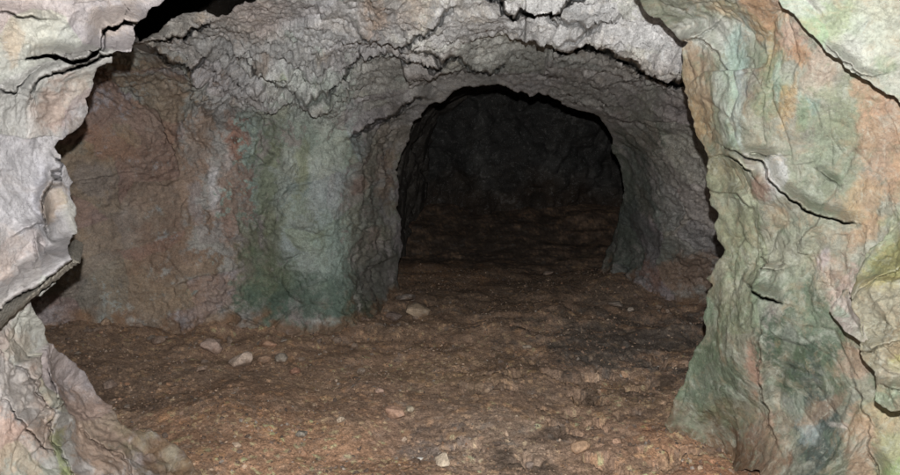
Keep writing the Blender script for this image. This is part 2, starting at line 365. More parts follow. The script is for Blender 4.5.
back_patches = [
    # ceiling
    (300, 60, 130, 60, 0, (150, 151, 153), .9, .5), (250, 22, 45, 22, 0, (168, 146, 132), .7), (285, 78, 45, 22, 15, (172, 180, 178), .8), (288, 70, 4, 7, 0, (150, 175, 100), .7),
    (262, 60, 9, 20, 25, (150, 122, 98), .8), (376, 20, 13, 20, 0, (172, 132, 88), .85), (335, 8, 12, 12, 0, (110, 98, 90), .7), (418, 14, 22, 18, 30, (182, 160, 136), .7),
    (330, 30, 40, 22, 0, (168, 170, 176), .7), (330, 56, 12, 7, 0, (165, 145, 110), .6), (440, 35, 30, 22, 0, (168, 178, 170), .7), (500, 20, 40, 22, 0, (178, 180, 184), .7),
    (570, 20, 60, 26, -10, (182, 186, 172), .8), (640, 50, 45, 30, 30, (182, 174, 162), .8), (480, 60, 40, 16, 0, (150, 148, 146), .6),
    (390, 85, 60, 16, -20, (140, 130, 120), .5), (520, 75, 70, 16, 5, (118, 120, 116), .7), (590, 88, 60, 22, 15, (118, 112, 104), .85), (560, 60, 30, 9, 10, (110, 108, 102), .6),
    (400, 105, 40, 14, -25, (112, 108, 98), .6), (170, 30, 32, 12, -20, (168, 155, 138), .7), (196, 26, 7, 10, 0, (180, 150, 110), .7), (172, 58, 20, 14, 0, (165, 165, 172), .7),
    (225, 90, 25, 25, 0, (150, 148, 150), .6),
    # brown recess wall
    (110, 210, 105, 150, 0, (136, 116, 98), 1.0, .25), (160, 110, 28, 50, 0, (138, 116, 98), .9), (110, 150, 30, 14, 0, (140, 104, 70), .6), (100, 178, 22, 20, 0, (136, 122, 116), .7),
    (90, 270, 26, 20, 0, (140, 126, 114), .5), (150, 140, 20, 14, 0, (146, 126, 108), .5), (185, 230, 14, 30, 0, (150, 128, 110), .5), (120, 230, 30, 26, 0, (132, 116, 106), .6), (80, 310, 40, 30, 0, (118, 108, 102), .7), (170, 250, 40, 30, 0, (122, 92, 72), .6), (170, 180, 40, 50, 0, (130, 102, 82), .5),
    (205, 300, 34, 40, -20, (142, 120, 100), .7), (150, 105, 10, 30, 8, (120, 108, 92), .4), (135, 335, 50, 12, 0, (90, 76, 64), .5),
    (200, 150, 22, 40, 0, (142, 118, 102), .7), (232, 195, 14, 75, 0, (150, 122, 106), .85), (218, 185, 5, 24, 0, (182, 178, 180), .9, .9), (200, 205, 8, 22, 0, (140, 132, 134), .6),
    (228, 160, 5, 14, 0, (176, 168, 166), .7), (240, 145, 12, 20, 0, (150, 105, 86), .8), (247, 127, 5, 5, 0, (110, 70, 52), .6), (237, 140, 4, 4, 0, (70, 40, 28), .8), (250, 190, 10, 40, 0, (150, 112, 92), .6),
    # green pillar
    (315, 215, 68, 130, 0, (138, 154, 145), 1.0, .22), (272, 220, 15, 85, 0, (122, 128, 100), .8), (258, 270, 22, 45, -15, (122, 118, 92), .7), (285, 175, 8, 40, 10, (165, 172, 168), .6),
    (298, 165, 7, 30, 0, (128, 132, 96), .6), (325, 165, 14, 38, 15, (160, 170, 162), .7), (315, 225, 30, 25, 0, (128, 138, 106), .5), (330, 190, 20, 22, 0, (158, 168, 168), .6),
    (300, 260, 18, 40, 0, (150, 162, 158), .6), (340, 255, 12, 55, 0, (150, 170, 165), .6), (270, 290, 26, 44, -10, (88, 106, 78), .75, 1.3), (312, 306, 58, 24, 0, (78, 102, 88), .85, 1.3),
    (346, 296, 18, 34, 0, (84, 104, 92), .6, 1.3), (362, 185, 5, 10, 0, (120, 70, 54), .8), (372, 200, 22, 85, 0, (118, 110, 96), .7), (392, 175, 8, 26, 0, (140, 108, 84), .5),
    (378, 280, 26, 45, 0, (90, 94, 84), .7), (370, 312, 20, 10, 0, (70, 78, 56), .7), (322, 328, 14, 5, 0, (172, 178, 172), .7), (400, 130, 14, 25, 25, (118, 112, 98), .6),
    # passage wall
    (665, 170, 50, 70, 0, (166, 160, 152), .9), (640, 130, 22, 40, 20, (118, 124, 110), .7), (624, 225, 28, 70, 10, (84, 94, 84), .9, 1.2), (655, 250, 30, 40, 30, (104, 112, 104), .6),
    (690, 120, 30, 20, 20, (128, 120, 120), .6), (690, 280, 36, 20, 10, (138, 108, 88), .8), (690, 200, 20, 40, 0, (170, 162, 158), .7), (630, 175, 10, 25, 0, (112, 118, 106), .5)]
tilt_l = np.array([[.85, 0, .25], [0, .8, 0], [-.3, 0, 1.15]])     # bedding: cells long and flat
back = rock_sheet((-70, 770, -240, 372), STEP, back_ctrl,
    [(-70, -240), (770, -240), (770, 372), (-70, 372)],
    steps=[dict(line=[(512, 44, .05), (522, 50, .25), (536, 47, .35), (541, 43, .35), (560, 50, .3), (582, 50, .32), (600, 55, .36), (620, 62, .4), (640, 75, .45), (662, 88, .5), (700, 96, .6), (760, 110, .6)], decay=26, groove=2.5, gdepth=.3),
           dict(line=[(478, -30, .1), (480, 0, .22), (492, 2, .2), (499, -4, .2), (505, 12, .25), (514, 18, .25), (520, 12, .25), (532, 17, .25), (555, 14, .25), (580, 5, .22), (600, 0, .2), (640, -20, .1)], decay=20, groove=1.6, gdepth=.25),
           dict(line=[(362, 33, .03), (370, 40, .1), (385, 44, .12), (405, 41, .12), (412, 36, .1), (440, 22, .1), (452, 14, .06)], decay=14, groove=1.0, gdepth=.1),
           dict(line=[(408, 38, .04), (430, 50, .1), (445, 58, .16), (452, 56, .1), (466, 64, .1), (478, 72, .12), (492, 74, .14), (503, 68, .06)], decay=12, groove=1.2, gdepth=.12),
           dict(line=[(395, 66, .05), (412, 63, .14), (440, 63, .2), (446, 57, .05)], decay=10, groove=1.2, gdepth=.15),
           dict(line=[(300, 98, .04), (320, 93, .1), (345, 82, .12), (368, 66, .1), (392, 58, .05)], decay=12, groove=.9, gdepth=.08),
           dict(line=[(244, 72, .05), (262, 82, .12), (280, 92, .1), (300, 100, .05)], decay=14, groove=.9, gdepth=.08),
           dict(line=[(354, 136, .1), (366, 130, .2), (388, 122, .2), (402, 110, .22), (420, 100, .2)], decay=9, groove=1.0, gdepth=.1),
           dict(line=[(139, 45, .25), (160, 43, .25), (185, 39, .22), (200, 33, .18), (208, 26, .1)], decay=12, groove=1.1, gdepth=.2),
           dict(line=[(140, 46, .2), (152, 51, .25), (160, 60, .25), (174, 69, .28), (190, 70, .22), (204, 60, .08)], decay=10, groove=.8, gdepth=.1),
           dict(line=[(565, 40, .05), (590, 33, .1), (615, 25, .05)], decay=8, groove=.7, gdepth=.06),
           dict(line=[(538, 17, .05), (560, 26, .1), (585, 35, .1), (598, 32, .05)], decay=8, groove=.7, gdepth=.06),
           ],
    rough=[(300, 230, 75, 100, .4), (90, 230, 130, 110, .45), (290, 75, 100, 42, 1.9), (450, 60, 110, 30, 2.0), (580, 85, 90, 30, 2.0), (560, 20, 70, 25, 1.1), (400, 180, 40, 90, .9), (670, 200, 50, 80, .7)],
    style=dict(mat=tilt_l, big=.04, f1=.12, f2=.20, f3=.32, f4=.42, fine=.006, ridge=.004, cre=1.5), base=(142, 138, 134), patches=back_patches, holes=[arch, cavity], rim=.7, seed=0.3, warp=9, jit=.14)
F_all = grid_faces(*back['shape'], back['keep']); NB = vnormals(back['P'].reshape(-1, 3), F_all)
NB = np.where(((CAM - back['P'].reshape(-1, 3)) * NB).sum(-1, keepdims=True) < -.0, NB, NB)
Uc = back['U'][:-1, :-1]; Vc = back['V'][:-1, :-1]
contact = np.interp(Uc, [-70, 135, 190, 205, 260, 350, 400, 480, 600, 640, 700, 770], [60, 60, 72, 118, 126, 131, 108, 300, 116, 98, 108, 118])
is_ceil = Vc < contact
cw = np.interp(back['U'], [-70, 135, 190, 205, 260, 350, 400, 480, 600, 640, 700, 770], [60, 60, 72, 118, 126, 131, 108, 300, 116, 98, 108, 118])
albedo_gain = 1.2 + .55 * sm(cw + 6 - back['V'], 0, 24) + .7 * sm(60 - back['V'], -20, 30) * sm(back['U'], 380, 480)     # paler overhead: added brightness put into the colour where the flash grazes
albedo_gain = albedo_gain * (1 - .06 * sm(np.abs(back['U'] - 320), 90, 50) * sm(back['V'] - cw, 0, 20))
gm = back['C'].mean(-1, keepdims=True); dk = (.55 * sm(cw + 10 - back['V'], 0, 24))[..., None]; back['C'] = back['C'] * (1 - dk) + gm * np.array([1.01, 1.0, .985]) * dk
albedo_gain = albedo_gain * (1 + .22 * sm(230 - back['U'], -30, 30) * sm(back['V'] - cw, 0, 20))
back['C'] = np.clip(back['C'] * albedo_gain[..., None], 0, .75)
WIN = is_ceil
def flip_check(o): return o
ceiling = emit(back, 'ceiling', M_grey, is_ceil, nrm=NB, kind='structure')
recess = emit(back, 'recess_wall', M_green, ~is_ceil & (Uc < 480), nrm=NB, kind='structure')
passage = emit(back, 'passage_wall', M_grey, ~is_ceil & (Uc >= 480), nrm=NB, kind='structure')

# ================================================================== NEAR LEFT WALL
left_outline = [(-330, -240), (420, -240), (300, -100), (235, -40), (168, -2), (152, 8), (147, 18), (137, 25), (134, 29), (131, 52), (113, 53), (112, 63), (97, 70), (93, 80), (86, 99), (89, 108), (84, 122),
    (75, 133), (62, 143), (60, 148), (62, 162), (70, 172), (76, 182), (71, 196), (75, 218), (79, 230), (75, 245), (79, 262), (74, 268), (55, 288), (34, 301), (43, 320), (48, 335), (62, 352),
    (92, 378), (96, 388), (104, 398), (118, 420), (132, 430), (156, 430), (176, 440), (190, 455), (204, 472), (216, 500), (230, 560), (240, 640), (-330, 640)]
left_ctrl = [(-320, -230, 1.15), (-320, 100, 1.4), (-320, 350, 1.4), (-320, 620, 1.25), (0, 620, 1.75), (200, 620, 2.0), (100, -230, 1.5), (380, -230, 1.8), (-160, 0, 1.75), (-160, 250, 1.8), (-160, 450, 1.8), (-60, -60, 1.85), (60, -60, 2.0), (160, -60, 2.0), (0, 0, 2.15), (80, 0, 2.25), (150, 0, 2.4), (0, 80, 2.2), (60, 60, 2.3), (130, 40, 2.45), (90, 90, 2.55), (-60, 150, 2.05), (0, 160, 2.25), (60, 140, 2.48),
    (30, 200, 2.35), (75, 200, 2.58), (-60, 260, 2.05), (0, 260, 2.25), (70, 260, 2.5), (35, 298, 2.45), (0, 330, 2.3), (50, 340, 2.62), (-60, 400, 2.05), (0, 400, 2.28), (60, 400, 2.55), (95, 390, 2.9),
    (0, 475, 2.22), (60, 470, 2.45), (120, 460, 2.62), (150, 440, 2.82), (190, 470, 2.74), (-60, 540, 1.9), (60, 540, 2.15), (160, 540, 2.3), (220, 540, 2.35)]
left_patches = [
    (15, 20, 60, 35, 0, (196, 184, 170), .7), (75, 15, 35, 15, 20, (192, 186, 178), .6), (120, 15, 25, 12, -20, (188, 172, 150), .5), (55, 35, 25, 14, 0, (202, 200, 196), .5), (15, 50, 10, 18, 0, (186, 156, 130), .5),
    (62, 108, 20, 26, 25, (190, 158, 142), .7), (84, 100, 10, 26, 15, (186, 180, 172), .5), (75, 128, 9, 16, 35, (152, 140, 126), .8), (45, 70, 20, 10, -25, (150, 146, 142), .5),
    (20, 190, 45, 70, 0, (206, 204, 204), .6), (55, 200, 10, 40, 0, (182, 182, 188), .4), (66, 205, 10, 30, 0, (186, 164, 138), .75), (8, 262, 22, 22, 0, (196, 170, 150), .6), (45, 245, 14, 14, 0, (196, 172, 156), .5),
    (30, 250, 40, 25, 0, (196, 188, 184), .4), (20, 320, 30, 25, 35, (188, 182, 172), .6), (15, 345, 20, 12, 0, (196, 168, 150), .5), (60, 380, 45, 28, 40, (172, 162, 150), .6), (60, 340, 12, 26, 30, (180, 172, 158), .5),
    (12, 440, 50, 42, 10, (202, 168, 148), .8), (30, 452, 22, 20, 0, (196, 180, 170), .6), (20, 395, 30, 12, 35, (176, 170, 162), .6), (110, 440, 48, 38, 30, (168, 140, 116), .85), (62, 452, 6, 26, -12, (148, 158, 98), .8),
    (160, 448, 34, 20, 20, (156, 146, 116), .85), (150, 452, 14, 8, 0, (170, 158, 160), .8), (135, 425, 18, 12, 30, (160, 142, 112), .6), (95, 405, 20, 20, 40, (176, 158, 138), .5), (190, 470, 14, 14, 0, (176, 158, 118), .7)]
left = rock_sheet((-330, 420, -240, 640), STEP, left_ctrl, left_outline,
    steps=[dict(line=[(28, 60, .04), (45, 58, .12), (60, 60, .16), (78, 65, .18), (90, 58, .18), (98, 50, .18), (102, 40, .14), (104, 32, .14), (108, 27, .16), (120, 26, .16), (137, 23, .14)], decay=13, groove=2.0, gdepth=.16),
           dict(line=[(39, 108, .03), (42, 94, .08), (46, 87, .1), (60, 80, .1), (75, 72, .12), (95, 62, .12), (110, 54, .16), (131, 52, .2)], decay=12, groove=1.2, gdepth=.12),
           dict(line=[(0, 12, .05), (15, 14, .07), (32, 15, .07), (45, 19, .04)], decay=10, groove=.8, gdepth=.06),
           dict(line=[(0, 90, .03), (10, 94, .08), (20, 96, .09), (26, 90, .06), (35, 80, .03)], decay=10, groove=.8, gdepth=.07),
           dict(line=[(-90, 392, .2), (0, 326, .22), (22, 304, .25), (40, 292, .3), (60, 276, .3), (82, 258, .3)], decay=16, groove=1.4, gdepth=.2, jit=.03),
           dict(line=[(46, 100, .04), (44, 118, .03), (40, 130, .02)], decay=8, groove=.6, gdepth=.05),
           dict(line=[(52, 202, .08), (55, 192, .12), (61, 185, .12), (62, 172, .08), (61, 160, .05)], decay=7, groove=1.0, gdepth=.1),
           dict(line=[(52, 203, .06), (53, 212, .1), (60, 222, .06), (62, 236, .04)], decay=7, groove=.6, gdepth=.06),
           dict(line=[(25, 234, .03), (40, 226, .06), (50, 222, .04)], decay=7, groove=.6, gdepth=.04),
           dict(line=[(43, 238, .03), (44, 255, .06), (43, 272, .03)], decay=6, groove=.6, gdepth=.05),
           dict(line=[(50, 360, .04), (54, 378, .08), (56, 395, .06), (53, 420, .07), (56, 440, .06), (70, 458, .05), (75, 475, .05)], decay=10, groove=.8, gdepth=.07),
           dict(line=[(0, 400, .03), (20, 420, .08), (40, 440, .1), (60, 452, .06)], decay=14, groove=.6, gdepth=.05),
           dict(line=[(15, 358, .03), (35, 385, .07), (50, 410, .05)], decay=10, groove=.6, gdepth=.05),
           dict(line=[(80, 425, .03), (100, 438, .06), (125, 448, .06), (140, 470, .04)], decay=10, groove=.6, gdepth=.04)],
    rough=[(20, 190, 50, 80, .35), (70, 40, 60, 40, 1.1), (60, 400, 60, 50, 1.0), (20, 450, 40, 30, .5)],
    style=dict(big=.04, f1=.10, f2=.13, f3=.20, fine=.005, ridge=.004), base=(178, 175, 172), patches=left_patches, rim=.45, seed=1.2, warp=7, jit=.14)
left_wall = emit(left, 'left_wall', M_white, kind='structure')

# ================================================================== NEAR RIGHT WALL
right_outline = [(600, -240), (632, -90), (634, -10), (640, 4), (648, 16), (660, 20), (668, 28), (674, 36), (688, 42), (682, 48), (681, 70), (683, 92), (689, 112), (693, 132), (703, 150), (706, 160), (704, 175), (708, 195),
    (708, 206), (716, 214), (713, 226), (716, 240), (724, 250), (716, 262), (706, 278), (713, 284), (705, 296), (706, 306), (702, 318), (705, 334), (696, 346), (688, 362), (682, 385), (672, 400), (669, 412),
    (664, 425), (664, 470), (760, 470), (764, 640), (1230, 640), (1230, -240)]
right_ctrl = [(640, -230, 1.7), (900, -230, 1.5), (1220, -230, 1.1), (1220, 100, 1.35), (1220, 350, 1.35), (1220, 620, 1.25), (900, 620, 1.8), (1060, 0, 1.65), (1060, 250, 1.75), (1060, 450, 1.75), (640, -40, 2.2), (640, 0, 2.55), (690, 30, 2.7), (685, 80, 2.8), (700, 150, 2.85), (715, 240, 2.95), (705, 300, 3.05), (690, 370, 3.15), (675, 410, 3.2), (675, 450, 3.2),
    (740, 0, 2.35), (740, 100, 2.5), (750, 200, 2.6), (750, 300, 2.72), (740, 360, 2.82), (720, 400, 3.02), (765, 410, 2.84), (770, 440, 2.74), (765, 480, 2.65), (720, 450, 3.1), (800, -60, 1.9), (800, 60, 2.25), (820, 150, 2.36), (820, 250, 2.42),
    (820, 350, 2.5), (820, 450, 2.5), (900, 0, 2.12), (900, 120, 2.16), (900, 250, 2.18), (900, 350, 2.2), (900, 460, 2.2), (970, -60, 1.9), (970, 150, 1.98), (970, 300, 2.0), (970, 450, 2.0), (970, 540, 2.0), (780, 540, 2.3), (860, 540, 2.0)]
right_patches = [
    (700, 30, 50, 24, 0, (190, 190, 184), .8), (722, 8, 18, 12, 0, (172, 150, 108), .7), (745, 25, 22, 8, -30, (176, 180, 172), .5),
    (697, 95, 16, 55, -8, (158, 132, 104), .9), (693, 125, 8, 18, 0, (170, 136, 92), .6), (708, 75, 6, 26, 0, (186, 164, 144), .5), (736, 90, 11, 65, 0, (172, 190, 182), .85), (724, 110, 6, 30, 0, (190, 192, 190), .6), (735, 60, 5, 30, -5, (160, 188, 180), .5),
    (766, 25, 18, 40, -8, (178, 142, 92), .8), (780, 8, 12, 18, 0, (190, 160, 124), .6), (795, 35, 20, 20, 30, (186, 156, 136), .7), (800, 55, 14, 16, 0, (176, 132, 88), .75), (768, 65, 14, 16, 0, (150, 140, 96), .7),
    (770, 95, 14, 35, 10, (132, 146, 112), .8), (781, 105, 5, 28, 8, (172, 142, 84), .7), (792, 92, 5, 35, 12, (168, 138, 84), .65), (775, 75, 4, 26, 0, (132, 168, 150), .6), (812, 100, 12, 26, 20, (140, 172, 156), .75), (800, 120, 6, 20, 10, (134, 148, 104), .6),
    (826, 75, 22, 26, 30, (184, 162, 142), .6), (845, 130, 30, 60, 15, (144, 156, 124), .8), (880, 140, 26, 55, 15, (182, 148, 116), .8), (868, 100, 20, 16, 30, (186, 150, 118), .7), (897, 160, 12, 50, 10, (184, 144, 104), .6),
    (815, 170, 30, 30, 0, (138, 152, 128), .6), (858, 200, 16, 30, 25, (176, 150, 108), .6), (745, 160, 22, 6, 30, (196, 198, 192), .8), (772, 178, 10, 24, 5, (188, 192, 192), .8), (757, 190, 12, 14, 0, (146, 116, 98), .8), (720, 172, 22, 18, 0, (154, 150, 124), .7),
    (722, 205, 13, 11, 0, (158, 164, 150), .6), (775, 215, 7, 12, 20, (160, 138, 100), .5), (740, 225, 20, 20, 0, (150, 154, 128), .6), (800, 225, 30, 18, 0, (146, 160, 138), .7), (860, 232, 40, 12, -30, (174, 142, 106), .7), (890, 220, 16, 10, -30, (160, 172, 130), .6),
    (735, 265, 22, 22, 0, (134, 146, 124), .6), (718, 268, 8, 12, 30, (168, 162, 150), .7), (735, 285, 18, 8, -40, (172, 168, 158), .6), (705, 310, 10, 18, 0, (134, 164, 140), .6), (778, 255, 40, 30, 0, (152, 158, 134), .6),
    (835, 265, 20, 30, 20, (176, 156, 138), .8), (848, 300, 14, 34, 8, (190, 170, 158), .85), (822, 255, 6, 20, 20, (176, 168, 174), .6), (765, 300, 10, 30, 0, (140, 164, 142), .5), (776, 325, 8, 26, 5, (172, 164, 160), .6), (796, 290, 30, 18, 20, (134, 148, 126), .6),
    (715, 375, 36, 50, 15, (100, 120, 96), .9), (735, 330, 24, 30, 0, (136, 142, 118), .6), (757, 365, 9, 26, 0, (176, 142, 120), .9), (730, 415, 40, 12, 5, (126, 122, 90), .7), (700, 380, 16, 26, 0, (126, 142, 124), .5),
    (805, 355, 42, 48, 0, (74, 96, 76), .95), (820, 320, 30, 16, 20, (118, 136, 112), .6), (790, 345, 6, 30, 15, (140, 148, 140), .5), (835, 380, 22, 30, 0, (112, 122, 96), .6), (855, 360, 14, 16, 0, (178, 150, 128), .7),
    (812, 430, 26, 52, -8, (78, 94, 88), .95), (805, 437, 12, 10, -30, (160, 178, 176), .8), (790, 410, 8, 26, -30, (160, 164, 160), .5), (825, 405, 26, 8, -35, (166, 138, 112), .6), (780, 440, 9, 34, 0, (160, 140, 120), .6), (838, 424, 10, 3, 0, (200, 192, 182), .7),
    (856, 445, 15, 45, 0, (188, 156, 132), .9), (868, 405, 22, 12, -10, (180, 150, 112), .6), (888, 440, 18, 45, 0, (172, 170, 130), .8), (893, 465, 12, 16, 0, (150, 176, 116), .7), (880, 420, 14, 10, 0, (188, 160, 134), .5),
    (700, 455, 80, 24, 0, (136, 102, 76), .9, .35), (765, 455, 14, 30, 0, (156, 128, 104), .7)]
right = rock_sheet((590, 1230, -240, 640), STEP, right_ctrl, right_outline,
    steps=[dict(line=[(688, 40, .08), (700, 36, .06), (712, 28, .05), (716, 24, .04)], decay=8, groove=.8, gdepth=.07),
           dict(line=[(692, 40, .06), (706, 44, .06), (712, 50, .06), (718, 62, .04), (726, 72, .02)], decay=7, groove=.8, gdepth=.06),
           dict(line=[(700, 157, .04), (722, 157, .08), (730, 158, .1), (742, 166, .12), (752, 170, .1), (756, 180, .04)], decay=8, groove=1.1, gdepth=.08),
           dict(line=[(722, 147, .04), (730, 150, .08), (738, 150, .08), (748, 157, .1), (762, 160, .1), (768, 172, .1), (776, 186, .1), (788, 200, .14), (805, 212, .16), (830, 218, .1), (842, 223, .14), (852, 223, .05)], decay=9, groove=1.1, gdepth=.1),
           dict(line=[(752, 153, .04), (768, 156, .09), (778, 154, .04)], decay=7, groove=.7, gdepth=.06),
           dict(line=[(712, 194, .04), (725, 195, .07), (735, 200, .07), (742, 208, .04)], decay=8, groove=.6, gdepth=.05),
           dict(line=[(748, 284, .05), (756, 291, .14), (766, 297, .16), (780, 301, .1), (785, 302, .03)], decay=9, groove=1.2, gdepth=.12),
           dict(line=[(756, 250, .04), (759, 262, .08), (764, 269, .08), (780, 270, .05)], decay=8, groove=.6, gdepth=.05),
           dict(line=[(766, 320, .02), (763, 345, .05), (761, 380, .09), (764, 395, .09), (770, 415, .08), (776, 440, .05)], decay=9, groove=.9, gdepth=.08),
           dict(line=[(866, 425, .03), (866, 450, .07), (874, 475, .08), (878, 520, .06)], decay=8, groove=.8, gdepth=.07),
           dict(line=[(820, 212, .02), (815, 225, .04), (800, 240, .02)], decay=8, groove=.5, gdepth=.03),
           dict(line=[(820, 172, .03), (830, 180, .07), (836, 184, .03)], decay=5, groove=.6, gdepth=.05),
           dict(line=[(856, 382, .03), (862, 402, .04), (868, 420, .03)], decay=9, groove=.5, gdepth=.03)],
    rough=[(820, 150, 70, 80, .45), (800, 390, 70, 100, .42), (730, 100, 30, 80, .6), (715, 370, 30, 50, .6)],
    style=dict(mat=np.array([[1.0, 0, .25], [0, 1.0, 0], [-.2, 0, .7]]), big=.035, f1=.075, f2=.085, f3=.13, fine=.004, ridge=.003, cre=.7), base=(146, 148, 130), patches=right_patches, sat=.78, gscale=.68, rim=.5, seed=2.4, warp=7, jit=.16)
right_wall = emit(right, 'right_wall', M_right, kind='structure')

# slabs standing proud of the right wall
slab_a = rock_sheet((770, 1100, -180, 270), STEP, [(778, 0, 2.07), (780, -90, 1.98), (900, 0, 1.9), (900, 100, 1.97), (980, 0, 1.75), (980, 160, 1.83), (840, 60, 2.02), (900, -90, 1.8), (1090, 0, 1.5), (1090, 260, 1.55), (900, -170, 1.6), (1090, -170, 1.35)],
    [(772, -175), (776, -100), (778, 0), (782, 8), (793, 14), (798, 20), (806, 30), (815, 38), (824, 50), (832, 56), (840, 60), (845, 68), (858, 76), (870, 82), (880, 90), (893, 96), (900, 104), (990, 165), (1060, 215), (1085, 120), (1070, -40), (1040, -175)],
    steps=[dict(line=[(826, 46, .02), (836, 54, .05), (850, 64, .06), (866, 76, .05), (880, 76, .03)], decay=6, groove=.5, gdepth=.03)],
    style=dict(big=.03, f1=.07, f2=.08, f3=.12, fine=.003, ridge=.002, cre=.6), base=(160, 166, 156),
    patches=[(830, 20, 28, 18, -20, (158, 176, 138), .8), (870, 30, 16, 40, 10, (176, 190, 182), .6), (860, 60, 26, 14, 30, (182, 186, 180), .6), (885, 70, 12, 10, 0, (150, 172, 134), .6), (890, 30, 20, 30, 0, (170, 176, 158), .5), (800, 6, 16, 8, 0, (190, 190, 186), .6), (880, 5, 20, 14, 0, (170, 172, 150), .5)],
    rim=.3, seed=3.1, warp=6)
emit(slab_a, 'slab', M_right, parent=right_wall)
slab_b = rock_sheet((846, 1060, 200, 440), STEP, [(860, 260, 2.12), (855, 320, 2.1), (880, 400, 2.04), (900, 240, 2.05), (900, 320, 1.98), (900, 400, 1.96), (980, 240, 1.82), (980, 400, 1.82), (1040, 320, 1.74), (900, 200, 2.14)],
    [(905, 214), (884, 234), (868, 246), (860, 262), (855, 282), (850, 306), (858, 322), (862, 340), (857, 350), (864, 364), (874, 372), (876, 386), (876, 400), (884, 407), (893, 411), (910, 410), (960, 422), (1010, 396), (1040, 330), (1020, 240), (960, 206)],
    steps=[dict(line=[(855, 352, .03), (868, 352, .06), (885, 345, .04), (905, 342, .03)], decay=9, groove=.6, gdepth=.05), dict(line=[(852, 300, .03), (870, 285, .05), (900, 262, .04)], decay=9, groove=.4, gdepth=.03),
           dict(line=[(880, 384, .03), (890, 388, .06), (905, 390, .04)], decay=7, groove=.4, gdepth=.03)],
    style=dict(mat=np.array([[.6, 0, .5], [0, 1.0, 0], [-.7, 0, 1.2]]), big=.03, f1=.10, f2=.15, f3=.22, fine=.004, ridge=.004), base=(146, 140, 118),
    patches=[(888, 262, 18, 24, 20, (148, 140, 76), .8), (868, 280, 12, 8, -20, (172, 160, 104), .6), (880, 320, 30, 22, -20, (152, 148, 130), .7), (892, 352, 14, 20, 0, (156, 136, 104), .7), (888, 396, 16, 12, 0, (140, 160, 136), .8), (896, 364, 8, 8, 0, (170, 168, 92), .6), (890, 372, 20, 6, -15, (166, 160, 146), .5), (880, 236, 16, 8, -30, (176, 180, 152), .6)],
    rim=.28, seed=4.6, warp=5)
emit(slab_b, 'slab', M_right, parent=right_wall)
slab_c = rock_sheet((818, 870, 282, 348), STEP, [(825, 308, 2.26), (845, 295, 2.2), (860, 338, 2.06), (850, 320, 2.12)],
    [(848, 288), (852, 303), (858, 316), (861, 332), (863, 341), (856, 340), (848, 334), (838, 325), (830, 316), (825, 309), (834, 300)],
    style=dict(big=.0, f1=.08, f2=.12, f3=.15, fine=.004, ridge=.004), base=(176, 172, 158), patches=[(838, 311, 8, 6, 30, (158, 184, 160), .8), (855, 330, 6, 10, 0, (160, 168, 146), .6)], rim=.16, seed=5.5, warp=3)
emit(slab_c, 'slab', M_right, parent=right_wall)

# thin slate ledge jutting out of the left wall
def ledge():
    top = [(-60, 372, 1.75), (0, 322, 2.12), (24, 301, 2.25), (40, 287, 2.32), (58, 271, 2.38), (70, 258, 2.42), (79, 262, 2.44)]
    bot = [(-60, 382, 1.79), (0, 328, 2.16), (25, 304, 2.29), (42, 291, 2.35), (60, 277, 2.41), (74, 266, 2.45), (79, 263, 2.45)]
    n = 70; V = []; F = []
    for i in range(n):
        t = i / (n - 1) * (len(top) - 1); k = min(int(t), len(top) - 2); f = t - k
        a = np.array(top[k]) * (1 - f) + np.array(top[k + 1]) * f; b = np.array(bot[k]) * (1 - f) + np.array(bot[k + 1]) * f
        a[:2] += rng.normal(0, .35, 2); b[:2] += rng.normal(0, .5, 2); a[2] += rng.normal(0, .004); b[2] += rng.normal(0, .004)
        pa = unproject(*a); pb = unproject(*b); back_ = np.array([-.14, .30, .02])
        m_ = (pa * .55 + pb * .45) + np.array([.004, -.012, 0])
        V += [pa + back_, pa, m_, pb, pb + back_]
    for i in range(n - 1):
        for j in range(4): F.append([i * 5 + j, i * 5 + j + 1, (i + 1) * 5 + j + 1, (i + 1) * 5 + j])
    V = np.array(V); C = np.empty((len(V), 3)); C[:] = lin((150, 145, 135)); C *= (1 + rng.normal(0, .08, (len(V), 1)))
    return make_mesh('slab', V, np.array(F), C, smooth=False)
obj('slab', ledge(), M_grey, left_wall)

